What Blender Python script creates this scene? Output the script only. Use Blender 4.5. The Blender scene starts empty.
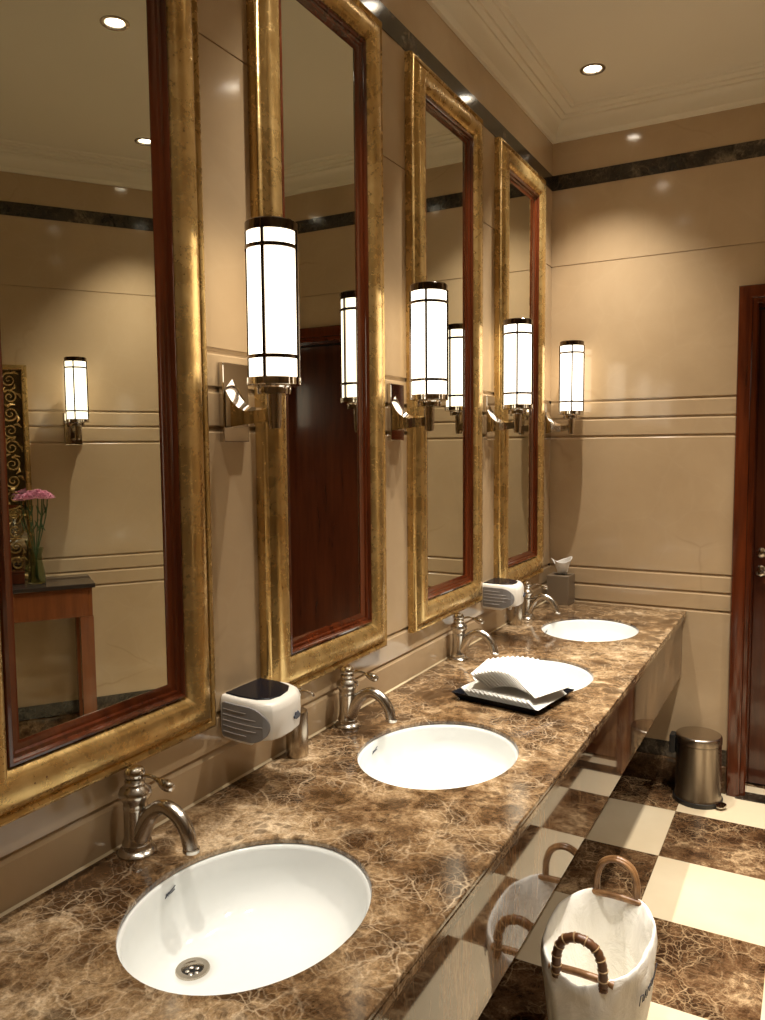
import bpy, bmesh, math, random
from mathutils import Vector, Matrix, noise
random.seed(7)
PI = math.pi
C = bpy.context.scene.collection
sc = bpy.context.scene

# ------------------------------------------------------------------ materials
class NT:
    def __init__(s, name):
        s.m = bpy.data.materials.new(name); s.m.use_nodes = True
        s.t = s.m.node_tree; s.t.nodes.clear()
        s.out = s.t.nodes.new('ShaderNodeOutputMaterial')
    def n(s, typ, **kw):
        nd = s.t.nodes.new('ShaderNode' + typ)
        for k, v in kw.items():
            if k.startswith('_'): setattr(nd, k[1:], v)
        for k, v in kw.items():
            if k.startswith('_'): continue
            key = int(k[1:]) if k[0] == 'i' and k[1:].isdigit() else k.replace('__', ' ')
            sock = nd.inputs[key]
            if isinstance(v, bpy.types.NodeSocket): s.t.links.new(v, sock)
            else:
                if sock.type == 'RGBA' and len(v) == 3: v = (*v, 1)
                sock.default_value = v
        return nd
    def ramp(s, fac, stops, interp='LINEAR'):
        r = s.t.nodes.new('ShaderNodeValToRGB'); s.t.links.new(fac, r.inputs[0])
        e = r.color_ramp.elements; r.color_ramp.interpolation = interp
        while len(e) < len(stops): e.new(.5)
        for i, (p, c) in enumerate(stops):
            e[i].position = p
            e[i].color = (*c, 1) if isinstance(c, tuple) else (c, c, c, 1)
        return r.outputs[0]
    def math(s, op, a, b=None, clamp=False):
        nd = s.t.nodes.new('ShaderNodeMath'); nd.operation = op; nd.use_clamp = clamp
        for i, v in enumerate((a, b)):
            if v is None: continue
            if isinstance(v, bpy.types.NodeSocket): s.t.links.new(v, nd.inputs[i])
            else: nd.inputs[i].default_value = v
        return nd.outputs[0]
    def mix(s, f, a, b, mode='MIX'):
        nd = s.t.nodes.new('ShaderNodeMix'); nd.data_type = 'RGBA'; nd.blend_type = mode
        for i, v in ((0, f), (6, a), (7, b)):
            if isinstance(v, bpy.types.NodeSocket): s.t.links.new(v, nd.inputs[i])
            else: nd.inputs[i].default_value = v if i == 0 else (*v, 1)
        return nd.outputs[2]
    def coord(s): return s.n('TexCoord').outputs['Object']
    def geo(s): return s.n('NewGeometry').outputs['Position']
    def done(s, **kw):
        b = s.n('BsdfPrincipled', **kw); s.t.links.new(b.outputs[0], s.out.inputs[0]); s.b = b
        return s.m

def plain(name, col, rough=.5, metal=0., **kw):
    t = NT(name)
    nz = t.n('TexNoise', Vector=t.coord(), Scale=60., Detail=3.).outputs[0]
    c = t.mix(t.math('MULTIPLY', nz, .12), col, tuple(x * .75 for x in col))
    return t.done(Base__Color=c, Roughness=rough, Metallic=metal, **kw)

def warp(t, vec, scale, amt):
    nz = t.n('TexNoise', Vector=vec, Scale=scale, Detail=4.).outputs[1]
    a = t.n('VectorMath', _operation='SUBTRACT', i0=nz, i1=(.5, .5, .5)).outputs[0]
    a = t.n('VectorMath', _operation='SCALE', i0=a, Scale=amt).outputs[0]
    return t.n('VectorMath', _operation='ADD', i0=vec, i1=a).outputs[0]

def emperador(t, vec, s, dark, mid, light, vein, vamt=.8, shift=0.):
    """brown crackled marble colour: mottled brown patches crossed by a net of thin pale veins"""
    w = warp(t, vec, 6 * s, .13 / s)
    big = t.n('TexNoise', Vector=w, Scale=2.6 * s, Detail=4., Roughness=.55).outputs[0]
    midn = t.n('TexNoise', Vector=w, Scale=13 * s, Detail=12., Roughness=.78).outputs[0]
    val = t.math('ADD', t.math('MULTIPLY', big, .5), t.math('MULTIPLY', midn, .5))
    base = t.ramp(val, [(.41 + shift, dark), (.48 + shift, mid), (.545 + shift, light), (.62 + shift, vein)])
    vor = t.n('TexVoronoi', Vector=w, Scale=8 * s, _feature='F1')
    isl = t.ramp(t.n('SeparateColor', Color=vor.outputs['Color']).outputs[0], [(.50, 0.), (.62, 1.)])
    v2 = t.n('TexVoronoi', Vector=w, Scale=24 * s, _feature='F1')
    i2 = t.ramp(t.n('SeparateColor', Color=v2.outputs['Color']).outputs[1], [(.55, 0.), (.62, 1.)])
    c2 = t.ramp(v2.outputs['Distance'], [(.32, 1.), (.48, 0.)])
    base = t.mix(t.math('MULTIPLY', t.math('MULTIPLY', i2, c2), .6), base, dark)
    core = t.ramp(vor.outputs['Distance'], [(.34, 1.), (.50, 0.)])
    col = t.mix(t.math('MULTIPLY', t.math('MULTIPLY', isl, core), .72), base, dark)
    msk = t.ramp(t.n('TexNoise', Vector=vec, Scale=5 * s, Detail=3.).outputs[0], [(.40, .06), (.62, 1.)])
    for sc_, th, am in ((6, .022, 1.), (15, .045, .7), (38, .10, .4)):
        e = t.n('TexVoronoi', Vector=w, Scale=sc_ * s, _feature='DISTANCE_TO_EDGE').outputs[0]
        v = t.ramp(e, [(0., 1.), (th * .4, .55), (th, 0.)])
        col = t.mix(t.math('MULTIPLY', t.math('MULTIPLY', v, msk), am * vamt), col, vein)
    fine = t.n('TexNoise', Vector=vec, Scale=95 * s, Detail=5., Roughness=.7).outputs[0]
    return t.mix(.6, col, t.ramp(fine, [(.35, .5), (.65, 1.5)]), 'MULTIPLY')

def cream_colour(t, vec):
    w = warp(t, vec, 1.4, .35)
    n1 = t.n('TexNoise', Vector=w, Scale=1.3, Detail=7., Roughness=.6).outputs[0]
    base = t.ramp(n1, [(.3, (.40, .282, .162)), (.5, (.46, .332, .195)), (.7, (.515, .38, .232))])
    e = t.n('TexVoronoi', Vector=w, Scale=.85, _feature='DISTANCE_TO_EDGE').outputs[0]
    m = t.ramp(t.n('TexNoise', Vector=vec, Scale=1.7, Detail=2.).outputs[0], [(.55, 0.), (.66, .35)])
    base = t.mix(t.math('MULTIPLY', t.ramp(e, [(0., 1.), (.006, 0.)]), m), base, (.26, .16, .075))
    e2 = t.n('TexVoronoi', Vector=w, Scale=4., _feature='DISTANCE_TO_EDGE').outputs[0]
    return t.mix(t.math('MULTIPLY', t.ramp(e2, [(0., 1.), (.03, 0.)]), .03), base, (.75, .62, .44))

M = {}
t = NT('cream_marble'); v = t.coord()
M['cream'] = t.done(Base__Color=cream_colour(t, v), Roughness=.10, Specular__IOR__Level=.5)

t = NT('brown_counter_marble'); v = t.coord()
M['counter'] = t.done(Base__Color=emperador(t, v, 1.55, (.042, .020, .008), (.135, .076, .034), (.28, .185, .098), (.56, .43, .28), .55), Roughness=.11, Specular__IOR__Level=.5)

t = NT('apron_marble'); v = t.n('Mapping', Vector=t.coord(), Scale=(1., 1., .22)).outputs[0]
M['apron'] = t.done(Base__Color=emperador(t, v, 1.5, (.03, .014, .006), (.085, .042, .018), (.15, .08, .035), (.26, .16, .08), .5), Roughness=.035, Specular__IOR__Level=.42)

t = NT('dark_border_marble'); v = t.coord()
M['band'] = t.done(Base__Color=emperador(t, v, 1.2, (.012, .009, .006), (.022, .016, .011), (.035, .026, .018), (.17, .13, .085), .35), Roughness=.12)

t = NT('plinth_marble'); v = t.coord()
M['plinth'] = t.done(Base__Color=emperador(t, v, 1.5, (.03, .014, .006), (.075, .038, .017), (.12, .065, .03), (.3, .2, .11), .5), Roughness=.08)

t = NT('chequered_marble_floor'); v = t.coord()
XA, YA, TX, TY = .678, 3.614, .413, .437
sp = t.n('SeparateXYZ', Vector=v)
ux = t.math('DIVIDE', t.math('SUBTRACT', sp.outputs[0], XA), TX)
uy = t.math('DIVIDE', t.math('SUBTRACT', sp.outputs[1], YA), TY)
fx, fy = t.math('FLOOR', ux), t.math('FLOOR', uy)
par = t.math('FLOORED_MODULO', t.math('ADD', fx, fy), 2.)
cell = t.n('CombineXYZ', X=fx, Y=fy, Z=0.).outputs[0]
rnd = t.n('TexWhiteNoise', Vector=cell).outputs[1]
vt = t.n('VectorMath', _operation='ADD', i0=v, i1=t.n('VectorMath', _operation='SCALE', i0=rnd, Scale=9.).outputs[0]).outputs[0]
brown = emperador(t, vt, 1.25, (.032, .014, .006), (.085, .042, .018), (.15, .082, .038), (.52, .36, .20), .75)
n1 = t.n('TexNoise', Vector=vt, Scale=3., Detail=6.).outputs[0]
cream = t.ramp(n1, [(.3, (.66, .54, .36)), (.7, (.76, .65, .46))])
ex = t.math('PINGPONG', ux, .5); ey = t.math('PINGPONG', uy, .5)
jf = t.math('LESS_THAN', t.math('MINIMUM', ex, ey), .0022)
col = t.mix(par, cream, brown)
col = t.mix(t.math('MULTIPLY', jf, .6), col, (.12, .07, .035))
M['floor'] = t.done(Base__Color=col, Roughness=.13)

t = NT('white_ceiling_paint'); v = t.coord()
nz = t.n('TexNoise', Vector=v, Scale=1.2, Detail=4.).outputs[0]
M['ceil'] = t.done(Base__Color=t.ramp(nz, [(.3, (.70, .63, .48)), (.7, (.74, .67, .52))]), Roughness=.7)

t = NT('gold_leaf'); v = t.coord()
w = warp(t, v, 9., .06)
a = t.n('TexNoise', Vector=w, Scale=14., Detail=8., Roughness=.7).outputs[0]
streak = t.n('TexNoise', Vector=t.n('Mapping', Vector=v, Scale=(1., 1., .12)).outputs[0], Scale=26., Detail=5.).outputs[0]
col = t.ramp(a, [(.3, (.40, .24, .072)), (.5, (.54, .355, .125)), (.7, (.70, .50, .215))])
col = t.mix(.35, col, t.ramp(streak, [(.35, (.37, .21, .06)), (.65, (.70, .50, .21))]))
speck = t.n('TexVoronoi', Vector=v, Scale=42.).outputs[0]
sm = t.ramp(t.n('TexNoise', Vector=v, Scale=8.).outputs[0], [(.5, 0.), (.6, 1.)])
col = t.mix(t.math('MULTIPLY', t.ramp(speck, [(.06, 1.), (.10, 0.)]), sm), col, (.13, .05, .015))
rg = t.ramp(a, [(.3, .17), (.7, .36)])
bm = t.n('TexNoise', Vector=w, Scale=75., Detail=6., Roughness=.6).outputs[0]
bp = t.n('Bump', Strength=.2, Distance=.003, Height=bm).outputs[0]
M['gold'] = t.done(Base__Color=col, Metallic=.72, Roughness=rg, Normal=bp)

def wood(name, a, b, rough=.14, sc_=(1, 1, .08)):
    t = NT(name); v = t.n('Mapping', Vector=t.coord(), Scale=sc_).outputs[0]
    n1 = t.n('TexNoise', Vector=v, Scale=34., Detail=6., Roughness=.6).outputs[0]
    return t.done(Base__Color=t.ramp(n1, [(.3, a), (.7, b)]), Roughness=rough, Coat__Weight=.4, Coat__Roughness=.08)
M['mahog'] = wood('red_mahogany', (.045, .009, .003), (.125, .026, .007), .13)
M['door'] = wood('door_mahogany', (.045, .010, .004), (.085, .020, .007), .22)
M['table'] = wood('console_wood', (.13, .036, .010), (.20, .062, .018), .25)

t = NT('silvered_glass'); M['mirror'] = t.done(Base__Color=(.66, .67, .60), Metallic=1., Roughness=.0)
M['chrome'] = plain('chrome', (.62, .58, .53), .06, 1.)
M['nickel'] = plain('brushed_nickel', (.60, .56, .50), .22, 1.)
M['dark_chrome'] = plain('dark_chrome', (.16, .13, .11), .10, 1.)
M['steel'] = plain('brushed_steel', (.50, .44, .36), .27, 1.)
M['black'] = plain('black_plastic', (.012, .012, .013), .35)
M['gloss_black'] = plain('glossy_black_panel', (.006, .007, .011), .22, 0., Specular__IOR__Level=.25)
M['white_plastic'] = plain('white_plastic', (.76, .72, .64), .32)
M['grey_plastic'] = plain('grey_plastic', (.20, .19, .185), .45)
M['rib'] = plain('pale_grille_line', (.50, .47, .44), .4)
M['ceramic'] = plain('white_ceramic', (.75, .77, .75), .06)
M['ink'] = plain('blue_grey_ink', (.05, .06, .09), .5)
M['caulk'] = plain('cream_sealant', (.62, .50, .31), .5)
M['towel'] = plain('white_paper_towel', (.74, .72, .67), .9)
M['tissue'] = plain('white_tissue', (.86, .84, .80), .9)
M['leather'] = plain('taupe_leather', (.17, .125, .08), .38)
M['stone_top'] = plain('dark_table_stone', (.03, .022, .018), .12)
M['cavity'] = plain('dark_drain_hole', (.01, .009, .008), .5)
t = NT('opal_glass'); e = t.n('Emission', Color=(1., .86, .66), Strength=3.9); 
t.t.links.new(e.outputs[0], t.out.inputs[0]); M['opal'] = t.m
t = NT('lamp_glow'); e = t.n('Emission', Color=(1., .9, .74), Strength=30.)
t.t.links.new(e.outputs[0], t.out.inputs[0]); M['glow'] = t.m

t = NT('white_liner_cloth'); v = t.coord()
nz = t.n('TexNoise', Vector=v, Scale=9., Detail=6., Roughness=.6, Distortion=1.2).outputs[0]
bp = t.n('Bump', Strength=.5, Distance=.02, Height=nz).outputs[0]
M['liner'] = t.done(Base__Color=t.ramp(nz, [(.3, (.82, .79, .72)), (.7, (.88, .86, .79))]), Roughness=.85, Normal=bp)

t = NT('rattan'); v = t.coord()
nz = t.n('TexNoise', Vector=v, Scale=40., Detail=4.).outputs[0]
M['rattan'] = t.done(Base__Color=t.ramp(nz, [(.3, (.16, .075, .028)), (.7, (.34, .18, .075))]), Roughness=.32)
M['cane'] = plain('cane_winding', (.13, .055, .022), .35)
M['cane_light'] = plain('pale_cane_tie', (.45, .30, .15), .4)
M['petal'] = plain('pink_petals', (.72, .33, .44), .7)
M['stem'] = plain('green_stems', (.05, .10, .035), .6)
t = NT('vase_glass')
M['glass'] = t.done(Base__Color=(.62, .70, .55), Roughness=.02, Transmission__Weight=1., IOR=1.3)

# ------------------------------------------------------------------ helpers
def link(name, bm, m, parent=None, smooth=None, bevel=0, bseg=2, subsurf=0):
    me = bpy.data.meshes.new(name)
    bmesh.ops.recalc_face_normals(bm, faces=bm.faces)
    bm.to_mesh(me); bm.free()
    me.materials.append(M[m] if isinstance(m, str) else m)
    if smooth is not None:
        for p in me.polygons: p.use_smooth = True
        if smooth < 179:
            me.set_sharp_from_angle(angle=math.radians(smooth))
    o = bpy.data.objects.new(name, me); C.objects.link(o)
    if parent: o.parent = parent
    if bevel:
        b = o.modifiers.new('bevel', 'BEVEL'); b.width = bevel; b.segments = bseg; b.limit_method = 'ANGLE'; b.angle_limit = math.radians(35)
    if subsurf:
        s = o.modifiers.new('subsurf', 'SUBSURF'); s.levels = subsurf; s.render_levels = subsurf
    return o
def tag(o, label, cat, group=None):
    o['label'] = label; o['category'] = cat
    if group: o['group'] = group
    return o
def thing(name, label, cat, loc=(0, 0, 0), rz=0, group=None):
    o = bpy.data.objects.new(name, None); C.objects.link(o); o.empty_display_size = .05
    o.location = loc; o.rotation_euler = (0, 0, rz)
    return tag(o, label, cat, group)
def struct(o): o['kind'] = 'structure'; return o
def kids(o): return [c for c in list(bpy.data.objects) if c.parent == o]
def copy_tree(o, parent=None):
    c = o.copy(); C.objects.link(c)
    if parent: c.parent = parent
    for ch in kids(o): copy_tree(ch, c)
    return c
def dup(o, loc, rz, label, group=None, name=None):
    c = copy_tree(o); c.location = loc; c.rotation_euler = (0, 0, rz); c['label'] = label
    if group: c['group'] = group
    return c

def box(bm, x0, x1, y0, y1, z0, z1, mat=None):
    vs = [bm.verts.new((x, y, z)) for x in (x0, x1) for y in (y0, y1) for z in (z0, z1)]
    for f in ((0, 1, 3, 2), (4, 6, 7, 5), (0, 4, 5, 1), (2, 3, 7, 6), (0, 2, 6, 4), (1, 5, 7, 3)):
        bm.faces.new([vs[i] for i in f])
    if mat: bmesh.ops.transform(bm, matrix=mat, verts=vs)
    return vs
def lathe(bm, prof, seg=32, c=(0, 0, 0), sx=1, sy=1, mat=None, caps=True):
    rings = []; allv = []
    for r, z in prof:
        ring = [bm.verts.new((c[0] + sx * r * math.cos(2 * PI * k / seg), c[1] + sy * r * math.sin(2 * PI * k / seg), c[2] + z)) for k in range(seg)]
        rings.append(ring); allv += ring
    for a, b in zip(rings, rings[1:]):
        for k in range(seg): bm.faces.new((a[k], a[(k + 1) % seg], b[(k + 1) % seg], b[k]))
    if caps:
        if prof[0][0] > 1e-6: bm.faces.new(rings[0][::-1])
        if prof[-1][0] > 1e-6: bm.faces.new(rings[-1])
    if mat: bmesh.ops.transform(bm, matrix=mat, verts=allv)
    return allv
def tube(bm, pts, r, seg=12, closed=False, caps=True):
    pts = [Vector(p) for p in pts]; n = len(pts)
    rr = r if isinstance(r, (list, tuple)) else [r] * n
    T = [((pts[(i + 1) % n] - pts[i - 1]) if closed or 0 < i < n - 1 else (pts[1] - pts[0] if i == 0 else pts[-1] - pts[-2])).normalized() for i in range(n)]
    up = Vector((0, 0, 1)) if abs(T[0].z) < .9 else Vector((0, 1, 0))
    N = (up - T[0] * up.dot(T[0])).normalized(); rings = []
    for i in range(n):
        N = (N - T[i] * N.dot(T[i])).normalized(); B = T[i].cross(N)
        rings.append([bm.verts.new(pts[i] + (N * math.cos(a) + B * math.sin(a)) * rr[i]) for a in (2 * PI * k / seg for k in range(seg))])
    for i in range(n if closed else n - 1):
        a, b = rings[i], rings[(i + 1) % n]
        for k in range(seg): bm.faces.new((a[k], a[(k + 1) % seg], b[(k + 1) % seg], b[k]))
    if caps and not closed: bm.faces.new(rings[0][::-1]); bm.faces.new(rings[-1])
def spline(pts, n=8):
    P = [Vector(p) for p in pts]; out = []
    for i in range(len(P) - 1):
        p0, p1, p2, p3 = P[max(i - 1, 0)], P[i], P[i + 1], P[min(i + 2, len(P) - 1)]
        for k in range(n):
            t_ = k / n
            out.append(.5 * ((2 * p1) + (p2 - p0) * t_ + (2 * p0 - 5 * p1 + 4 * p2 - p3) * t_ * t_ + (3 * p1 - p0 - 3 * p2 + p3) * t_ ** 3))
    return out + [P[-1]]
def prism(bm, poly, axis, a, b, mat=None):
    """extrude a 2-D outline along an axis between a and b"""
    def mk(u, v, w): return {0: (w, u, v), 1: (u, w, v), 2: (u, v, w)}[axis]
    A = [bm.verts.new(mk(u, v, a)) for u, v in poly]; B = [bm.verts.new(mk(u, v, b)) for u, v in poly]
    bm.faces.new(A); bm.faces.new(B[::-1]); n = len(poly)
    for i in range(n): bm.faces.new((A[i], B[i], B[(i + 1) % n], A[(i + 1) % n]))
    if mat: bmesh.ops.transform(bm, matrix=mat, verts=A + B)
def frame_ring(bm, u0, u1, v0, v1, prof, place):
    """mitred rectangular frame: prof = closed loop of (inset, height); place(u, v, h) gives a point"""
    rings = [[bm.verts.new(place(a, b, h)) for a, b in ((u0 + d, v0 + d), (u1 - d, v0 + d), (u1 - d, v1 - d), (u0 + d, v1 - d))] for d, h in prof]
    n = len(rings)
    for i in range(n):
        A, B = rings[i], rings[(i + 1) % n]
        for k in range(4): bm.faces.new((A[k], A[(k + 1) % 4], B[(k + 1) % 4], B[k]))

# ------------------------------------------------------------------ room shell
L = 3.9185; ZB0, ZB1, ZC, ZCEIL = 2.885, 2.957, 3.11, 3.225
ROOM = [(0, -1.6), (4.4, -1.6), (4.4, L - (4.4 - 1.89) * 1.439), (1.89, L), (0, L)]      # inside on the left hand side
G3 = [.860, .945, 1.030, 1.680, 1.768, 1.853]; ZJ = 2.518
DX0, DX1, DZ = .858, 1.80, 2.334

def wall_prof(z0, z1, low=True):
    pr = [(z0, 0.)]
    for g in (G3 if low else G3[1:]) + [ZJ]:
        if z0 + .02 < g < z1 - .02:
            if g == ZJ: pr += [(g - .002, 0.), (g - .002, -.005), (g + .002, -.005), (g + .002, 0.)]
            else: pr += [(g - .012, 0.), (g - .001, -.009), (g + .005, -.009), (g + .005, 0.)]
    return pr + [(z1, 0.)]
def wall_seg(bm, a, b, z0, z1, thick=.05, low=True):
    a, b = Vector((*a, 0)), Vector((*b, 0)); d = (b - a).normalized(); n = Vector((-d.y, d.x, 0))   # inward
    pr = wall_prof(z0, z1, low) + [(z1, -thick), (z0, -thick)]
    A = [bm.verts.new(a + n * h + Vector((0, 0, z))) for z, h in pr]; B = [bm.verts.new(b + n * h + Vector((0, 0, z))) for z, h in pr]
    k = len(pr)
    for i in range(k): bm.faces.new((A[i], B[i], B[(i + 1) % k], A[(i + 1) % k]))
    bm.faces.new(A[::-1]); bm.faces.new(B)
ZT = ZCEIL + .06
names_ = ['wall_back', 'wall_side', 'wall_right', 'wall_end', 'wall_left']
for i in range(5):
    a, b = ROOM[i], ROOM[(i + 1) % 5]
    bm = bmesh.new()
    if i == 3:
        wall_seg(bm, a, (DX1, L), 0, ZT); wall_seg(bm, (DX0 + .03, L), b, 0, ZT); wall_seg(bm, (DX1, L), (DX0 + .03, L), DZ - .03, ZT)
    else: wall_seg(bm, a, b, 0, ZT, low=(i != 4))
    struct(link(names_[i], bm, 'cream'))
def poly_plane(name, pts, z, m, up=True, th=.04):
    bm = bmesh.new(); lo, hi = (z - th, z) if up else (z, z + th)
    A = [bm.verts.new((x, y, lo)) for x, y in pts]; B = [bm.verts.new((x, y, hi)) for x, y in pts]
    bm.faces.new(A[::-1]); bm.faces.new(B); n = len(pts)
    for i in range(n): bm.faces.new((A[i], A[(i + 1) % n], B[(i + 1) % n], B[i]))
    return struct(link(name, bm, m))
poly_plane('floor', [(-.05, -1.65), (4.45, -1.65), (4.45, .3), (1.95, L + .05), (1.95, L + .6), (.8, L + .6), (.8, L + .05), (-.05, L + .05)], 0, 'floor')
# ceiling slab with round openings where the downlights sit
DL = [(.30, 3.49), (.30, 2.61), (.30, 1.73), (.30, .85), (1.18, 2.23), (1.13, 2.87), (1.93, 3.12), (1.18, .9), (2.6, 1.3)]  # the one beside the camera is unseen, added to light floor and basket
bm = bmesh.new()
loops = [[(-.05, -1.65), (4.45, -1.65), (4.45, .3), (1.93, L + .05), (-.05, L + .05)]] + [[(cx + .040 * math.cos(2 * PI * k / 28), cy + .040 * math.sin(2 * PI * k / 28)) for k in range(28)] for cx, cy in DL]
es = []
for lp in loops:
    vs = [bm.verts.new((x, y, ZCEIL)) for x, y in lp]
    es += [bm.edges.new((vs[i], vs[(i + 1) % len(vs)])) for i in range(len(vs))]
bmesh.ops.triangle_fill(bm, edges=es, use_beauty=True)
r = bmesh.ops.extrude_face_region(bm, geom=bm.faces[:])
for v_ in [g for g in r['geom'] if isinstance(g, bmesh.types.BMVert)]: v_.co.z += .03
struct(link('ceiling', bm, 'ceil'))

def ring_sweep(bm, path, prof, closed=True):
    """prof: closed loop of (inward offset, z) swept with mitres along the path"""
    n = len(path); P = [Vector((*p, 0)) for p in path]; rings = []
    for i in range(n):
        d0 = (P[i] - P[i - 1]).normalized() if closed or i > 0 else None
        d1 = (P[(i + 1) % n] - P[i]).normalized() if closed or i < n - 1 else None
        if d0 is None: d0 = d1
        if d1 is None: d1 = d0
        n0, n1_ = Vector((-d0.y, d0.x, 0)), Vector((-d1.y, d1.x, 0))
        m_ = (n0 + n1_).normalized(); k = 1 / max(.3, m_.dot(n0))
        rings.append([bm.verts.new(P[i] + m_ * (k * h) + Vector((0, 0, z))) for h, z in prof])
    c = len(prof)
    for i in range(n if closed else n - 1):
        A, B = rings[i], rings[(i + 1) % n]
        for j in range(c): bm.faces.new((A[j], B[j], B[(j + 1) % c], A[(j + 1) % c]))
    if not closed: bm.faces.new(rings[0][::-1]); bm.faces.new(rings[-1])
bm = bmesh.new()
ring_sweep(bm, ROOM, [(-.01, ZC), (.014, ZC), (.016, ZC + .010), (.024, ZC + .018), (.026, ZC + .03), (.034, ZC + .052), (.046, ZC + .070), (.060, ZC + .078), (.062, ZC + .086),
                      (.085, ZC + .089), (.088, ZC + .097), (.124, ZC + .100), (.127, ZC + .106), (.140, ZC + .107), (.148, ZCEIL - .001), (.148, ZCEIL + .012), (-.01, ZCEIL + .012)])
struct(link('trim_1', bm, 'ceil', smooth=35))
bm = bmesh.new(); ring_sweep(bm, ROOM, [(-.01, ZB0), (.003, ZB0), (.003, ZB1), (-.01, ZB1)])
struct(link('trim_2', bm, 'band'))
# skirting: brown marble foot below a black marble course
skirt = [(DX1 + .055, L), (1.89, L)]
path = [(DX0 - .003, L), (0, L), (0, -1.6), (4.4, -1.6), ROOM[2], (1.89, L), (DX1 + .055, L)][::-1]
path = [(DX1 + .055, L), (1.89, L), ROOM[2], (4.4, -1.6), (0, -1.6), (0, L), (DX0 - .003, L)]
for nm, pr, m_ in (('baseboard_room', [(-.01, 0), (.016, 0), (.016, .125), (.012, .130), (-.01, .130)], 'plinth'), ('trim_3', [(-.01, .130), (.006, .130), (.006, .205), (-.01, .205)], 'band')):
    bm = bmesh.new(); ring_sweep(bm, path[::-1], [(-h, z) if False else (h, z) for h, z in pr], closed=False) if False else ring_sweep(bm, path, [(-h, z) for h, z in pr], closed=False)
    struct(link(nm, bm, m_))

# ------------------------------------------------------------------ doorway in the end wall
bm = bmesh.new()
fp = [(0, 0), (0, .022), (.004, .028), (.052, .030), (.058, .026), (.062, .014), (.076, .012), (.082, .006), (.082, -.17), (.0, -.17)]
x0, x1, z1 = DX0, DX1 + .055, DZ
rings = [[bm.verts.new((a, L - h, b)) for a, b in ((x0 + d, 0), (x0 + d, z1 - d), (x1 - d, z1 - d), (x1 - d, 0))] for d, h in
         [(0, -.0), (0, .022), (.004, .028), (.048, .030), (.056, .026), (.060, .014), (.074, .012), (.080, .004), (.080, -.19), (.032, -.19), (.032, 0.)]]
for i in range(len(rings)):
    A, B = rings[i], rings[(i + 1) % len(rings)]
    for k in range(3): bm.faces.new((A[k], A[k + 1], B[k + 1], B[k]))
bm.faces.new([r[0] for r in rings][::-1]); bm.faces.new([r[3] for r in rings])
dr = struct(link('door_1', bm, 'mahog', smooth=30))
bm = bmesh.new(); box(bm, x0 + .080, x1 - .08, L + .155, L + .195, .008, DZ - .085)
leaf = link('door_leaf', bm, 'door', dr, bevel=.003)
bm = bmesh.new()
RX = Matrix.Rotation(PI / 2, 4, 'X'); hx = .968
lathe(bm, [(0, 0), (.026, 0), (.026, .006), (.022, .010), (.011, .012), (.011, .045), (0, .045)], 24, mat=Matrix.Translation((hx, L + .155, 1.04)) @ RX)
tube(bm, [(hx, L + .118, 1.04), (hx + .02, L + .112, 1.04), (hx + .11, L + .112, 1.037)], .009, 10)
lathe(bm, [(0, 0), (.024, 0), (.024, .006), (.018, .012), (.006, .014), (.006, .028), (0, .028)], 24, mat=Matrix.Translation((hx, L + .155, 1.125)) @ RX)
link('door_handle', bm, 'chrome', leaf, smooth=40)
bm = bmesh.new(); box(bm, x0 + .04, x1 - .04, L - .045, L + .045, 0, .006)
struct(link('trim_4', bm, 'band', bevel=.002))
# small lobby behind the door leaf is closed by the frame; floor runs on under it

# ------------------------------------------------------------------ vanity counter
ZT_ = .85; CD = .665
SX, SA, SB, SY0, SDY = .35, .199, .236, 1.03, .774
sinks_y = [SY0 + SDY * i for i in range(4)]
van = thing('vanity_counter', 'long brown veined marble vanity worktop with polished apron running along the mirror wall', 'counter', (0, 0, 0))
bm = bmesh.new(); es = []
Y0c = .05
for lp in [[(.001, Y0c), (CD, Y0c), (CD, L - .001), (.001, L - .001)]] + [[(SX + SA * math.cos(2 * PI * k / 72), y + SB * math.sin(2 * PI * k / 72)) for k in range(72)] for y in sinks_y]:
    vs = [bm.verts.new((x, y, ZT_)) for x, y in lp]
    es += [bm.edges.new((vs[i], vs[(i + 1) % len(vs)])) for i in range(len(vs))]
bmesh.ops.triangle_fill(bm, edges=es, use_beauty=True)
r = bmesh.ops.extrude_face_region(bm, geom=bm.faces[:])
for v_ in [g for g in r['geom'] if isinstance(g, bmesh.types.BMVert)]: v_.co.z -= .012
link('worktop', bm, 'counter', van, bevel=.003)
bm = bmesh.new()
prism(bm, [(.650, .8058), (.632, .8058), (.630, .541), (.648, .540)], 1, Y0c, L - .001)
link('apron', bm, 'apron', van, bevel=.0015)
bm = bmesh.new(); box(bm, .628, CD, Y0c, L - .001, ZT_ - .028, ZT_ - .0121)
link('front_edge', bm, 'counter', van, bevel=.002)
bm = bmesh.new(); prism(bm, [(.630, .8218), (.6585, .8218), (.6585, .806), (.630, .806)], 1, Y0c, L - .001)
link('shadow_rail', bm, 'plinth', van, bevel=.001)
bm = bmesh.new()
prism(bm, [(0.0005, ZT_ + .0002), (.0045, ZT_ + .0002), (.0005, ZT_ + .0045)], 1, Y0c, L - .001)
link('sealant_strip', bm, 'caulk', van)
for yy in (Y0c, 1.40, 2.19, 2.97):
    bm = bmesh.new(); box(bm, .001, .625, yy, yy + .02, .55, .8378); link('bracket', bm, 'plinth', van)

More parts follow.
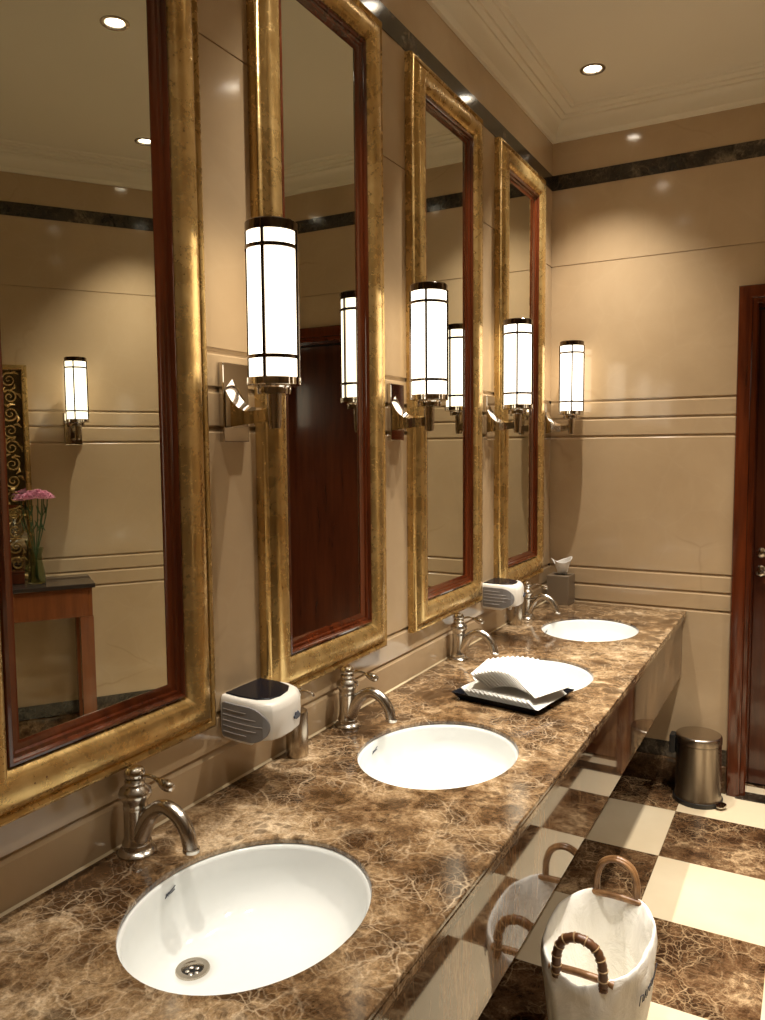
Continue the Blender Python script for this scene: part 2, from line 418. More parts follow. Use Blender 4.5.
sink_labels = ['nearest oval white basin, showing its steel drain, in the brown worktop', 'second oval white basin from the camera, right of the nearer air freshener',
               'third oval white basin, partly behind the tray of towels', 'farthest oval white basin, close to the tissue box and end wall']
prof = [(1.04, -.0215), (1.04, -.0125), (.996, -.0125), (.982, -.0140), (.970, -.020), (.945, -.048), (.89, -.078), (.78, -.105), (.6, -.124), (.4, -.134), (.2, -.1395), (.115, -.1405)]
s0 = thing('sink', sink_labels[0], 'sink', (SX, sinks_y[0], ZT_), 0, 'undermounted basins')
bm = bmesh.new(); N_ = 64
rings = []
DXs = -.125; DYs = -.03    # drain sits towards the near wall-side of the bowl
for k_, z in prof:
    f = (z + .0105) / (-.13)
    rings.append([bm.verts.new((k_ * SA * math.cos(2 * PI * k / N_) + DXs * f * (1 - k_ * .9), k_ * SB * math.sin(2 * PI * k / N_) + DYs * f * (1 - k_ * .9), z)) for k in range(N_)])
for a, b in zip(rings, rings[1:]):
    for k in range(N_): bm.faces.new((a[k], b[k], b[(k + 1) % N_], a[(k + 1) % N_]))
bowl = link('basin_bowl', bm, 'ceramic', s0, smooth=179)
sm = bowl.modifiers.new('thick', 'SOLIDIFY'); sm.thickness = .006; sm.offset = -1
dc = (DXs * (1 - .115 * .9), DYs * (1 - .115 * .9), -.1405)
bm = bmesh.new()
lathe(bm, [(.0165, -.006), (.0175, .000), (.020, .0035), (.029, .0035), (.0305, .001), (.0305, -.004)], 40, c=dc, caps=False)
dn = link('drain_ring', bm, 'steel', s0, smooth=40)
bm = bmesh.new(); lathe(bm, [(.0178, -.004), (.001, -.006)], 32, c=dc, caps=False)
bm2 = None
link('drain_cup', bm, 'cavity', dn, smooth=60)
bm = bmesh.new()
for k in range(5):
    a = 2 * PI * k / 5
    lathe(bm, [(.0035, -.003), (.0042, -.0015), (.003, 0)], 12, c=(dc[0] + .0095 * math.cos(a), dc[1] + .0095 * math.sin(a), dc[2] - .001))
link('strainer', bm, 'nickel', dn, smooth=60)
# small script mark on the wall side of the bowl
bm = bmesh.new()
def bowl_pt(ang, k_, z):
    f = (z + .0105) / (-.13)
    return Vector((k_ * SA * math.cos(ang) + DXs * f * (1 - k_ * .9), k_ * SB * math.sin(ang) + DYs * f * (1 - k_ * .9), z))
def mark_pt(u, v_):      # u along the rim, v_ up
    z = -.036 + v_ * .8; k_ = .967 + (z + .020) / (-.028) * (-.022)
    return bowl_pt(PI * .99 + u * .8 / .2, k_ - .006, z)
for st in ([(-.015, -.007), (-.009, -.003), (.000, .002), (.013, .009)], [(-.012, .002), (-.009, -.002), (-.006, -.006)], [(-.004, -.003), (.003, -.002), (.012, .001)], [(-.013, -.002), (-.004, .002)]):
    tube(bm, [mark_pt(-u, w_) for u, w_ in st], .0009, 6)
link('maker_mark', bm, 'ink', s0)
for i in range(1, 4): dup(s0, (SX, sinks_y[i], ZT_), 0, sink_labels[i])

# ------------------------------------------------------------------ faucets
FX = .045; fy_ = [1.065 + .79 * i for i in range(3)] + [3.425]
f_lab = ['nearest nickel lever faucet, above the basin that shows its drain', 'nickel lever faucet just right of the nearer steel pump bottle', 'nickel lever faucet behind the tray of folded towels', 'farthest nickel lever faucet, beside the taupe tissue box']
fa = thing('faucet', f_lab[0], 'faucet', (FX, fy_[0], ZT_ + .0003), 0, 'single lever basin faucets')
bm = bmesh.new()
lathe(bm, [(.0, 0), (.036, 0), (.037, .004), (.034, .008), (.028, .011), (.027, .016), (.0285, .020), (.0275, .024), (.0245, .028), (.0235, .036), (.0230, .085), (.0240, .089), (.0240, .093), (.0232, .096), (.0240, .104),
           (.0300, .112), (.0318, .120), (.0290, .128), (.0210, .134), (.0185, .138), (.0190, .142), (.0200, .145), (.0170, .149), (0, .150)], 40)
link('body', bm, 'nickel', fa, smooth=40)
bm = bmesh.new()
sp_ = spline([(.006, 0, .030), (.022, 0, .060), (.044, 0, .090), (.076, 0, .107), (.108, 0, .097), (.130, 0, .071), (.139, 0, .040)], 8)
n_ = len(sp_); tube(bm, sp_, [.0205 - .0062 * min(1, i / (n_ * .45)) for i in range(n_)], 20)
lathe(bm, [(.0138, 0), (.0158, .0), (.0158, .006), (.0138, .008)], 20, mat=Matrix.Translation((.1392, 0, .036)) @ Matrix.Rotation(.10, 4, 'Y'))
link('spout', bm, 'nickel', fa, smooth=40)
bm = bmesh.new()
lathe(bm, [(0, .148), (.016, .149), (.0205, .154), (.0200, .162), (.0150, .169), (.006, .1725), (0, .173)], 32)
link('cap', bm, 'chrome', fa, smooth=50)
bm = bmesh.new()
lv = spline([(.012, 0, .152), (.030, 0, .159), (.046, 0, .160), (.066, 0, .155), (.083, 0, .150), (.097, 0, .148)], 6); n_ = len(lv)
rr = [.0038 if i < n_ * .5 else .0038 + .0072 * math.sin(PI * min(1, (i - n_ * .5) / (n_ * .5) * .93 + .0)) for i in range(n_)]
tube(bm, lv, rr, 14)
link('lever', bm, 'chrome', fa, smooth=60)
for i in range(1, 4): dup(fa, (FX, fy_[i], ZT_ + .0003), 0, f_lab[i])

# ------------------------------------------------------------------ steel soap pumps
sd = thing('soap_pump', 'brushed steel soap pump bottle between the nearer air freshener and the second faucet', 'soap dispenser', (.042, 1.612, ZT_ + .0003), 0, 'steel soap pumps')
bm = bmesh.new(); lathe(bm, [(0, 0), (.0275, 0), (.0285, .003), (.0285, .112), (.0265, .117), (.012, .119), (0, .119)], 40)
link('bottle', bm, 'steel', sd, smooth=40)
bm = bmesh.new(); lathe(bm, [(.0085, .118), (.0085, .150), (.011, .152), (.0125, .156), (.0125, .172), (.010, .176), (0, .177)], 24)
link('pump_head', bm, 'nickel', sd, smooth=40)
bm = bmesh.new(); tube(bm, spline([(.008, 0, .168), (.03, .0, .171), (.048, 0, .168), (.052, 0, .160)], 6), .0032, 10)
link('spout', bm, 'chrome', sd, smooth=60)
dup(sd, (.042, 3.285, ZT_ + .0003), 0, 'brushed steel soap pump bottle right behind the farther air freshener, near the last faucet')

# ------------------------------------------------------------------ wall air fresheners
af = thing('air_freshener', 'nearer white wall dispenser with grey oval grille and glossy black top', 'air freshener', (0.0005, 1.445, 1.018), 0, 'wall air fresheners')
plan = [(0, -.076), (.05, -.084), (.10, -.087), (.130, -.085), (.148, -.074), (.155, -.052), (.154, -.010), (.144, .035), (.126, .064), (.09, .081), (0, .082)]
bm = bmesh.new(); lay = []
for zz, k_, dx in ((-.052, .86, -.012), (-.046, .93, -.006), (-.030, .985, 0), (.0, 1.0, 0), (.032, .995, 0), (.044, .97, 0), (.050, .93, 0), (.052, .88, 0)):
    lay.append([bm.verts.new((x * k_ + (dx if x > .1 else 0), y * k_, zz + (.012 if zz < -.03 and x > .1 else 0))) for x, y in plan])
for a, b in zip(lay, lay[1:]):
    for k in range(len(plan)): bm.faces.new((a[k], a[(k + 1) % len(plan)], b[(k + 1) % len(plan)], b[k]))
bm.faces.new(lay[0][::-1]); bm.faces.new(lay[-1])
link('housing', bm, 'white_plastic', af, smooth=50, bevel=.002)
bm = bmesh.new()
pp = [(.004, -.062), (.05, -.069), (.098, -.068), (.124, -.052), (.130, -.02), (.122, .020), (.104, .050), (.06, .066), (.004, .068)]
prism(bm, pp, 2, .0505, .0555); link('top_panel', bm, 'gloss_black', af, bevel=.002, smooth=40)
# grille: bullet-shaped grey plate lying on the near side of the housing
def side_y(x):   # near side of the plan outline
    for (xa, ya), (xb, yb) in zip(plan, plan[1:]):
        if xa <= x <= xb: return ya + (yb - ya) * (x - xa) / (xb - xa)
    return -.07
bm = bmesh.new()
xs = [.008, .014, .03, .05, .07, .09] + [.09 + .053 * math.sin(PI / 2 * k / 9) for k in range(1, 10)]
def gz(x): return .036 if x < .01 else (.040 if x <= .09 else .040 * math.sqrt(max(.0004, 1 - ((x - .09) / .053) ** 2)))
cols = [[bm.verts.new((x, side_y(x) + dy, zz)) for dy, zz in ((.004, -gz(x)), (-.0035, -gz(x)), (-.0050, 0), (-.0035, gz(x)), (.004, gz(x)))] for x in xs]
for a, b in zip(cols, cols[1:]):
    for k in range(4): bm.faces.new((a[k], a[k + 1], b[k + 1], b[k]))
bm.faces.new(cols[0]); bm.faces.new(cols[-1][::-1])
gr = link('grille', bm, 'grey_plastic', af)
bm = bmesh.new()
for z, xe in ((-.026, .085), (-.013, .112), (0, .130), (.013, .112), (.026, .085)):
    tube(bm, [(x, side_y(x) - .0052, z) for x in [.014 + (xe - .014) * k / 6 for k in range(7)]], .0008, 6)
link('grille_slit', bm, 'rib', gr)
bm = bmesh.new()
prism(bm, [(-.012, -.006), (-.004, -.009), (.010, -.007), (.014, -.001), (.009, .003), (.005, .008), (.000, .006), (-.006, .007), (-.008, .001), (-.013, .000)], 0, .1535, .1565, mat=Matrix.Translation((-.001, -.004, .004)) @ Matrix.Rotation(.09, 4, 'Z'))
link('front_emblem', bm, 'ink', af)
bm = bmesh.new(); lathe(bm, [(.010, 0), (.008, -.018), (.006, -.024), (0, -.024)], 18, c=(.085, .03, -.044)); link('outlet', bm, 'white_plastic', af, smooth=40)
dup(af, (0.0005, 3.055, 1.025), 0, 'farther white wall dispenser with grey oval grille, left of the last faucet')

# ------------------------------------------------------------------ tissue box
tb = thing('tissue_box', 'taupe leather cube tissue box in the far corner of the worktop', 'tissue box', (.082, 3.842, ZT_ + .0003), 0)
bm = bmesh.new(); box(bm, -.055, .055, -.058, .058, 0, .145); link('box_cover', bm, 'leather', tb, bevel=.003, bseg=3, smooth=40)
bm = bmesh.new(); lathe(bm, [(.0, .1455), (.033, .1455), (.034, .1470), (.031, .1475), (0, .1472)], 32, sx=1, sy=.8); link('opening_ring', bm, 'black', tb, smooth=40)
bm = bmesh.new()
G = 13; grid = []
for i in range(G):
    row = []
    for j in range(9):
        u = i / (G - 1) - .5; w_ = j / 8
        rad = .018 + .034 * w_ + .012 * math.sin(7 * u + 3 * w_)
        a = u * PI * 1.75 + .4 * w_
        row.append(bm.verts.new((rad * math.cos(a) + .004 * math.sin(9 * w_ + i), rad * .7 * math.sin(a) - .012 * w_, .146 + .098 * w_ * (1 - .35 * abs(math.sin(u * 5))) + .004 * math.sin(i * 1.7))))
    grid.append(row)
for i in range(G - 1):
    for j in range(8): bm.faces.new((grid[i][j], grid[i + 1][j], grid[i + 1][j + 1], grid[i][j + 1]))
ts = link('tissue', bm, 'tissue', tb, smooth=179, subsurf=1)
s_ = ts.modifiers.new('thick', 'SOLIDIFY'); s_.thickness = .0015

# ------------------------------------------------------------------ towel tray and towels
TR = (.375, 2.305); TA = -.16
tray = thing('towel_tray', 'shallow black rectangular tray under the fanned white towels', 'tray', (*TR, ZT_ + .0003), TA)
bm = bmesh.new()
o_ = [(-.150, -.125), (.150, -.125), (.150, .125), (-.150, .125)]; lv_ = [(.86, 0), (.88, .004), (.985, .022), (1.0, .023), (.985, .020), (.90, .0075), (.86, .0065)]
lay = [[bm.verts.new((x * k_, y * k_, z)) for x, y in o_] for k_, z in lv_]
for a, b in zip(lay, lay[1:]):
    for k in range(4): bm.faces.new((a[k], a[(k + 1) % 4], b[(k + 1) % 4], b[k]))
bm.faces.new(lay[0][::-1]); bm.faces.new(lay[-1])
link('tray_dish', bm, 'gloss_black', tray, bevel=.0015)
def towel_mesh(W, D, h):
    bm = bmesh.new()     # a paper guest towel folded in half, with a rounded fold
    sec = [(-D / 2, 0), (D / 2 - h, 0), (D / 2, h / 2), (D / 2 - h, h), (-D / 2, h), (-D / 2 + .001, h * .66), (D / 2 - h * 1.6, h * .56), (D / 2 - h * 1.6, h * .44), (-D / 2 + .001, h * .33)]
    prism(bm, sec, 0, -W / 2, W / 2)
    return bm
m0 = Matrix.Translation((*TR, ZT_)) @ Matrix.Rotation(TA, 4, 'Z')
protos = {}
def put_towel(size, loc, rot, label, group):
    if size not in protos: o = protos[size] = link('hand_towel', towel_mesh(*size), 'towel')
    else: o = protos[size].copy(); C.objects.link(o)
    o.matrix_world = m0 @ Matrix.Translation(loc) @ rot
    return tag(o, label, 'towel', group)
NB = 15
for i in range(NB):
    put_towel((.044, .205, .0026), (-.110 + .0160 * i, 0, .0075 + .0145), Matrix.Rotation(.60, 4, 'Y'), 'folded white paper towel in the lower shingled layer lying on the black tray', 'lower layer of paper towels')
NT_ = 14
for i in range(NT_):
    u = i / (NT_ - 1); th_ = .62 + .04 * u; W_ = .070
    z = .041 + .0015 * max(0, i - 8) * 0 + .5 * W_ * math.sin(th_) + .022 * math.sin(PI / 2 * min(1, u / .62)) * (1 if u < .62 else math.cos((u - .62) / .38 * PI / 2 * .75))
    put_towel((W_, .195, .0028), (-.092 + .182 * u, .004 + .010 * u, z), Matrix.Rotation(.24 - .42 * u, 4, 'Z') @ Matrix.Rotation(th_, 4, 'Y'),
              'folded white paper towel in the upper fan over the black tray', 'upper fan of paper towels')
put_towel((.085, .195, .0030), (.104, .012, .064), Matrix.Rotation(-.20, 4, 'Z') @ Matrix.Rotation(.52, 4, 'Y'), 'topmost white paper towel of the fan, its whole face showing on the right', None)

# ------------------------------------------------------------------ framed mirrors
gp = [(0, 0), (0, .020), (.003, .026), (.009, .029), (.015, .026), (.018, .021), (.021, .024), (.028, .032), (.038, .039), (.050, .0425), (.062, .042), (.074, .038), (.083, .032), (.089, .026), (.092, .021), (.092, 0)]
wp = [(.0922, .001), (.0922, .019), (.095, .025), (.100, .027), (.103, .024), (.105, .018), (.111, .0165), (.114, .012), (.121, .0105), (.126, .0065), (.128, .006), (.128, .001)]
mz0, mz1 = 1.013, 2.880
mlabs = ['nearest gilt framed mirror, cut off by the left edge of the picture', 'second gilt framed mirror, reflecting the dark red door', 'third gilt framed mirror, between the second and third wall lamps', 'farthest and narrowest looking gilt framed mirror, beside the end wall']
mr = thing('framed_mirror', mlabs[0], 'mirror', (0.0005, 1.024, mz0), 0, 'gilt framed mirrors over the basins')
W2 = .304; H_ = mz1 - mz0
pl = lambda a, b, h: (h, a, b)
bm = bmesh.new(); frame_ring(bm, -W2, W2, 0, H_, gp, pl); link('gilt_frame', bm, 'gold', mr, smooth=38)
bm = bmesh.new(); frame_ring(bm, -W2, W2, 0, H_, wp, pl); link('inner_wood_trim', bm, 'mahog', mr, smooth=38)
bm = bmesh.new(); box(bm, .0005, .0050, -W2 + .120, W2 - .120, .120, H_ - .120); link('mirror_glass', bm, 'mirror', mr)
for i in range(1, 4): dup(mr, (0.0005, 1.024 + .800 * i, mz0), 0, mlabs[i])

# ------------------------------------------------------------------ wall sconces
slabs = ['nearest chrome wall lamp with tall white cylinder shade, between the first and second mirrors', 'second chrome wall lamp, between the second and third mirrors', 'third chrome wall lamp, between the third and fourth mirrors', 'farthest chrome wall lamp, in the corner beside the end wall']
so = thing('wall_sconce', slabs[0], 'wall lamp', (0.0005, 1.422, 1.640), 0, 'cylinder wall lamps over the basins')
SXc = .131
bm = bmesh.new(); box(bm, 0, .014, -.032, .058, .008, .186); link('back_plate', bm, 'chrome', so, bevel=.002)
bm = bmesh.new()
sidep = spline([(.014, 0, .150), (.030, 0, .118), (.052, 0, .094), (.078, 0, .084), (SXc, 0, .082)], 6)
secs = []
for p_ in sidep:
    u = (p_.x - .014) / (SXc - .014); hw = .026 - .012 * min(1, u * 1.6); zb = .040 + .014 * u; zt = p_.z; sh = zt - hw * .9 * (1 - u * .8)
    secs.append([bm.verts.new((p_.x, y, z)) for y, z in ((-hw, zb), (hw, zb), (hw, sh), (0, zt), (-hw, sh))])
for a, b in zip(secs, secs[1:]):
    for k in range(5): bm.faces.new((a[k], a[(k + 1) % 5], b[(k + 1) % 5], b[k]))
bm.faces.new(secs[0][::-1]); bm.faces.new(secs[-1])
link('arm', bm, 'chrome', so, smooth=30)
bm = bmesh.new(); lathe(bm, [(0, .034), (.013, .036), (.0155, .052), (.0165, .100), (.017, .112), (0, .112)], 24, c=(SXc, 0, 0)); link('stem', bm, 'chrome', so, smooth=40)
bm = bmesh.new(); lathe(bm, [(0, .110), (.036, .111), (.037, .114), (.037, .125), (.040, .128), (.054, .129), (.0595, .131), (.0595, .146), (.055, .148), (0, .148)], 40, c=(SXc, 0, 0)); link('cup', bm, 'chrome', so, smooth=35)
bm = bmesh.new(); lathe(bm, [(0, .1485), (.0535, .1485), (.0535, .462), (0, .462)], 48, c=(SXc, 0, 0)); link('glass_shade', bm, 'opal', so, smooth=40)
cage = None
bm = bmesh.new(); lathe(bm, [(.0, .4625), (.052, .4625), (.0542, .4605), (.0542, .456), (.0572, .456), (.0572, .476), (.054, .479), (0, .479)], 48, c=(SXc, 0, 0)); link('top_cap', bm, 'dark_chrome', so, smooth=35)
def band_ring(z, nm='cage_ring'):
    bm = bmesh.new(); rr_ = [(.0542, z - .004), (.0582, z - .004), (.0582, z + .004), (.0542, z + .004)]
    N1 = 48; R = [[bm.verts.new((SXc + r_ * math.cos(2 * PI * k / N1), r_ * math.sin(2 * PI * k / N1), zz)) for k in range(N1)] for r_, zz in rr_]
    for i in range(4):
        for k in range(N1): bm.faces.new((R[i][k], R[i][(k + 1) % N1], R[(i + 1) % 4][(k + 1) % N1], R[(i + 1) % 4][k]))
    return link(nm, bm, 'dark_chrome', so, smooth=35)
band_ring(.190); band_ring(.423)
for k in range(4):
    a = k * PI / 2 - math.radians(73)
    bm = bmesh.new(); box(bm, .0543, .0595, -.0034, .0034, .146, .460, mat=Matrix.Translation((SXc, 0, 0)) @ Matrix.Rotation(a, 4, 'Z')); link('cage_bar', bm, 'dark_chrome', so)
for i in range(1, 4): dup(so, (0.0005, [0, 2.217, 3.035, 3.822][i], [0, 1.646, 1.651, 1.655][i]), 0, slabs[i])
# the angled wall on the right, seen in the mirrors
TH = math.radians(55.216); N3 = Vector((math.sin(TH), math.cos(TH), 0)); T3 = Vector((N3.y, -N3.x, 0)); DW = 3.788
def on_diag(s, off, z): return N3 * (DW - off) + T3 * s + Vector((0, 0, z))
RZD = math.atan2(-N3.y, -N3.x)
dup(so, on_diag(-1.108, .0005, 1.655), RZD, 'chrome wall lamp on the angled wall, seen only in the nearest mirror beside the flowers', 'cylinder wall lamps on the angled wall')
dup(so, on_diag(-.02, .0005, 1.655), RZD, 'chrome wall lamp on the angled wall at the far end of the console table', 'cylinder wall lamps on the angled wall')

# ------------------------------------------------------------------ console table (local x out of the wall, y along it)
ct = thing('console_table', 'red-brown console table with dark stone top against the angled wall, seen in the nearest mirror', 'table', on_diag(-.565, .0005, 0), RZD)
hl = .578
bm = bmesh.new(); box(bm, .0, .352, -hl, hl, .905, .928); link('table_top', bm, 'stone_top', ct, bevel=.003)
bm = bmesh.new()
box(bm, .012, .335, -hl + .015, -hl + .035, .75, .9045); box(bm, .012, .335, hl - .035, hl - .015, .75, .9045); box(bm, .315, .337, -hl + .035, hl - .035, .75, .9045)
link('table_apron', bm, 'table', ct, bevel=.002)
for x_ in (.275, .02):
    for y_ in (-hl + .012, hl - .080):
        bm = bmesh.new(); box(bm, x_, x_ + .066, y_, y_ + .068, 0.001, .7498); link('leg', bm, 'table', ct, bevel=.002)
for y_ in (-hl + .005, hl - .087):
    bm = bmesh.new(); box(bm, .0865, .2745, y_ + .008, y_ + .075, .03, .09); link('foot_rail', bm, 'table', ct, bevel=.003)
# gilded mirror standing on the table
gm = thing('ornate_mirror', 'tall carved gilt mirror standing on the console table, seen in the nearest mirror', 'mirror', on_diag(-.565, .0005, .9283), RZD)
pl2 = lambda a, b, h: (h + .001, a, b)
bm = bmesh.new(); frame_ring(bm, -.303, .303, 0, 1.165, [(0, 0), (0, .03), (.006, .036), (.020, .036), (.026, .028), (.026, 0)], pl2); link('outer_frame', bm, 'gold', gm, smooth=30)
bm = bmesh.new(); frame_ring(bm, -.303, .303, 0, 1.165, [(.150, 0), (.150, .018), (.156, .022), (.164, .018), (.166, 0)], pl2); link('inner_frame', bm, 'gold', gm, smooth=30)
bm = bmesh.new(); box(bm, .001, .005, -.275, .275, .028, 1.137); link('mirror_glass', bm, 'mirror', gm)
bm = bmesh.new()
def scroll(cy, cz, sgn, rot, sc_=1):
    pts = []
    for k in range(22):
        a = k / 21 * 4.0 * PI * .8; rd = .040 * sc_ * (1 - k / 24)
        pts.append((.013, cy + rd * math.cos(a * sgn + rot), cz + rd * math.sin(a * sgn + rot)))
    tube(bm, pts, [.0052 * (1 - .5 * k / 22) for k in range(22)], 6)
    for q in range(3):
        a = rot + q * 2.1
        tube(bm, [(.012, cy + .036 * math.cos(a), cz + .036 * math.sin(a)), (.018, cy + .050 * math.cos(a + .35), cz + .050 * math.sin(a + .35)), (.012, cy + .058 * math.cos(a + .8), cz + .055 * math.sin(a + .8))], [.003, .007, .002], 6)
k = 0; z = .085
while z < 1.10:
    for sy_ in (-1, 1): scroll(sy_ * .214, z, sy_ * (1 if k % 2 else -1), k * 1.3)
    z += .091; k += 1
for yy in (-.12, -.04, .04, .12):
    for zz in (.085, 1.085): scroll(yy, zz, 1 if yy > 0 else -1, yy * 20)
link('carved_scrollwork', bm, 'gold', gm, smooth=50)
# vase and flowers
vp = on_diag(-.868, .205, .9283)
va = thing('glass_vase', 'tall clear glass vase holding pink flowers on the console table', 'vase', vp, 0)
bm = bmesh.new()
lathe(bm, [(0, 0), (.040, 0), (.044, .004), (.042, .06), (.030, .12), (.028, .15), (.040, .19), (.037, .19), (.0255, .15), (.0275, .12), (.039, .06), (.040, .010), (0, .010)], 32)
link('vase_body', bm, 'glass', va, smooth=50)
def flower_parts(root, h):
    bm = bmesh.new(); 
    for k in range(5):
        rr_ = .037 - .005 * k; nn = 26
        ring = [bm.verts.new((rr_ * math.cos(2 * PI * q / nn) * (1 + .16 * (-1) ** q), rr_ * math.sin(2 * PI * q / nn) * (1 + .16 * (-1) ** q), h + .004 + .006 * k + .004 * ((q + k) % 2))) for q in range(nn)]
        c_ = bm.verts.new((0, 0, h - .004 + .007 * k))
        for q in range(nn): bm.faces.new((c_, ring[q], ring[(q + 1) % nn]))
    o = link('flower_head', bm, 'petal', root); s_ = o.modifiers.new('thick', 'SOLIDIFY'); s_.thickness = .001
fl = [(-.062, -.02, .445), (-.030, .025, .452), (-.012, -.035, .462), (.020, .008, .470), (.050, -.02, .462), (.038, .040, .455), (.066, .022, .452)]
for i, (a, b, h) in enumerate(fl):
    root = thing('carnation', 'pink carnation in the bunch standing in the glass vase', 'flower', vp + Vector((0, 0, 0)), 0, 'pink carnations in the vase')
    bx = Vector((a, b, 0)); e_ = T3 * -a + N3 * -b
    bm = bmesh.new(); pts = spline([(e_.x * -.12, e_.y * -.12, .02 + .003 * i), (e_.x * .1, e_.y * .1, .16), (e_.x * .8, e_.y * .8, h - .10), (e_.x, e_.y, h)], 5); tube(bm, pts, .0028, 6)
    for zz, an in ((.28, i), (.36, i * 2 + 1)):
        q = .3 + .7 * (zz / h); tube(bm, [(e_.x * q, e_.y * q, zz), (e_.x * q + .02 * math.cos(an), e_.y * q + .02 * math.sin(an), zz + .035), (e_.x * q + .03 * math.cos(an), e_.y * q + .03 * math.sin(an), zz + .06)], [.002, .005, .001], 5)
    link('stem', bm, 'stem', root, smooth=60)
    hd = thing('tmp', '', ''); 
    flower_parts(root, h)
    for ch in kids(root):
        if ch.name.startswith('flower_head'): ch.location = (e_.x, e_.y, 0)
    bpy.data.objects.remove(hd)
bx_ = thing('storage_box', 'small dark box beside the vase on the console table', 'box', on_diag(-.775, .15, .9283), RZD)
bm = bmesh.new(); box(bm, -.04, .04, -.035, .035, 0, .055); link('box_body', bm, 'door', bx_, bevel=.003)
bm = bmesh.new(); box(bm, -.042, .042, -.037, .037, .0555, .068); link('box_lid', bm, 'door', bx_, bevel=.003)

# ------------------------------------------------------------------ pedal bin
pb = thing('pedal_bin', 'cylindrical brushed steel pedal bin on the floor between counter end and door', 'bin', (.748, 3.785, 0.0005), 0)
bm = bmesh.new(); lathe(bm, [(0, .020), (.104, .020), (.100, .030), (.098, .262), (.0975, .272), (0, .272)], 56); link('bin_body', bm, 'steel', pb, smooth=40)
bm = bmesh.new(); lathe(bm, [(0, 0), (.107, 0), (.109, .004), (.108, .020), (.100, .0225), (0, .0225)], 56); link('base_ring', bm, 'black', pb, smooth=40)
bm = bmesh.new(); lathe(bm, [(0, .2745), (.0985, .2745), (.1005, .277), (.1005, .302), (.099, .308), (.094, .312), (.05, .318), (0, .320)], 56); link('lid', bm, 'steel', pb, smooth=30)
bm = bmesh.new(); box(bm, -.125, -.098, -.03, .03, .21, .295); link('hinge', bm, 'black', pb, bevel=.004)
bm = bmesh.new()
ap = math.radians(-28)
mt = Matrix.Rotation(ap, 4, 'Z')
lathe(bm, [(0, .012), (.028, .012), (.030, .016), (.028, .021), (0, .022)], 24, sx=.8, mat=mt @ Matrix.Translation((.118, 0, 0)))
link('pedal', bm, 'chrome', pb, smooth=40)

# ------------------------------------------------------------------ laundry basket
bk = thing('laundry_basket', 'oval wicker basket with white cloth liner and two looped handles, on the floor', 'basket', (.722, 1.998, 0.0005), 0)
AX, AY, HB = .130, .210, .360
def oval(k_, ang, z): return Vector((AX * k_ * math.copysign(abs(math.cos(ang)) ** .88, math.cos(ang)), AY * k_ * math.copysign(abs(math.sin(ang)) ** .88, math.sin(ang)), z))
bm = bmesh.new()
nrow = 13
for j in range(nrow):
    z = .010 + j * (HB - .20) / (nrow - 1); k_ = .70 + .21 * z / HB
    tube(bm, [oval(k_ * (1 + .012 * math.cos(22 * 2 * PI * q / 96 + PI * j)), 2 * PI * q / 96, z) for q in range(96)], .0075, 6, closed=True)
vs = [bm.verts.new(oval(.70, 2 * PI * q / 64, .008)) for q in range(64)]; bm.faces.new(vs)
link('wicker_body', bm, 'rattan', bk, smooth=60)
bm = bmesh.new(); N_ = 120
prof_l = [(.82, .055), (.86, .10), (.915, .16), (.965, .22), (1.01, .28), (1.04, .32), (1.045, .350), (1.02, .368), (.985, .370), (.93, .355), (.865, .32), (.79, .26), (.69, .19), (.61, .12), (.55, .06), (.5, .035), (.4, .028), (.12, .026)]
rings = []
for j, (k_, z) in enumerate(prof_l):
    ring = []
    for q in range(N_):
        a = 2 * PI * q / N_; p_ = oval(k_, a, z)
        nz = noise.noise(Vector((p_.x * 14 + 3, p_.y * 14, z * 9))) ; n2 = noise.noise(Vector((p_.x * 34, p_.y * 34 + 5, z * 22 + j)))
        amp = .014 if j < 6 else (.005 if j < 9 else .013)
        s_ = 1 + (nz * amp + n2 * amp * .45) / .16
        p_.x *= s_; p_.y *= s_
        if j == 0: p_.z += .018 * math.sin(a * 5) + .010 * math.sin(a * 11 + 1)
        if 5 < j < 10:     # the rim dips where the handles rise
            dip = max(0, 1 - abs(math.cos(a)) / .42); p_.z -= .022 * dip + .002 * n2
        else: p_.z += .004 * n2
        if j >= 14: p_.z += .012 * max(-1, nz)
        ring.append(bm.verts.new(p_))
    rings.append(ring)
for a, b in zip(rings, rings[1:]):
    for k in range(N_): bm.faces.new((a[k], a[(k + 1) % N_], b[(k + 1) % N_], b[k]))
bm.faces.new(rings[-1])
ln = link('cloth_liner', bm, 'liner', bk, smooth=179, subsurf=1)
s_ = ln.modifiers.new('thick', 'SOLIDIFY'); s_.thickness = .002
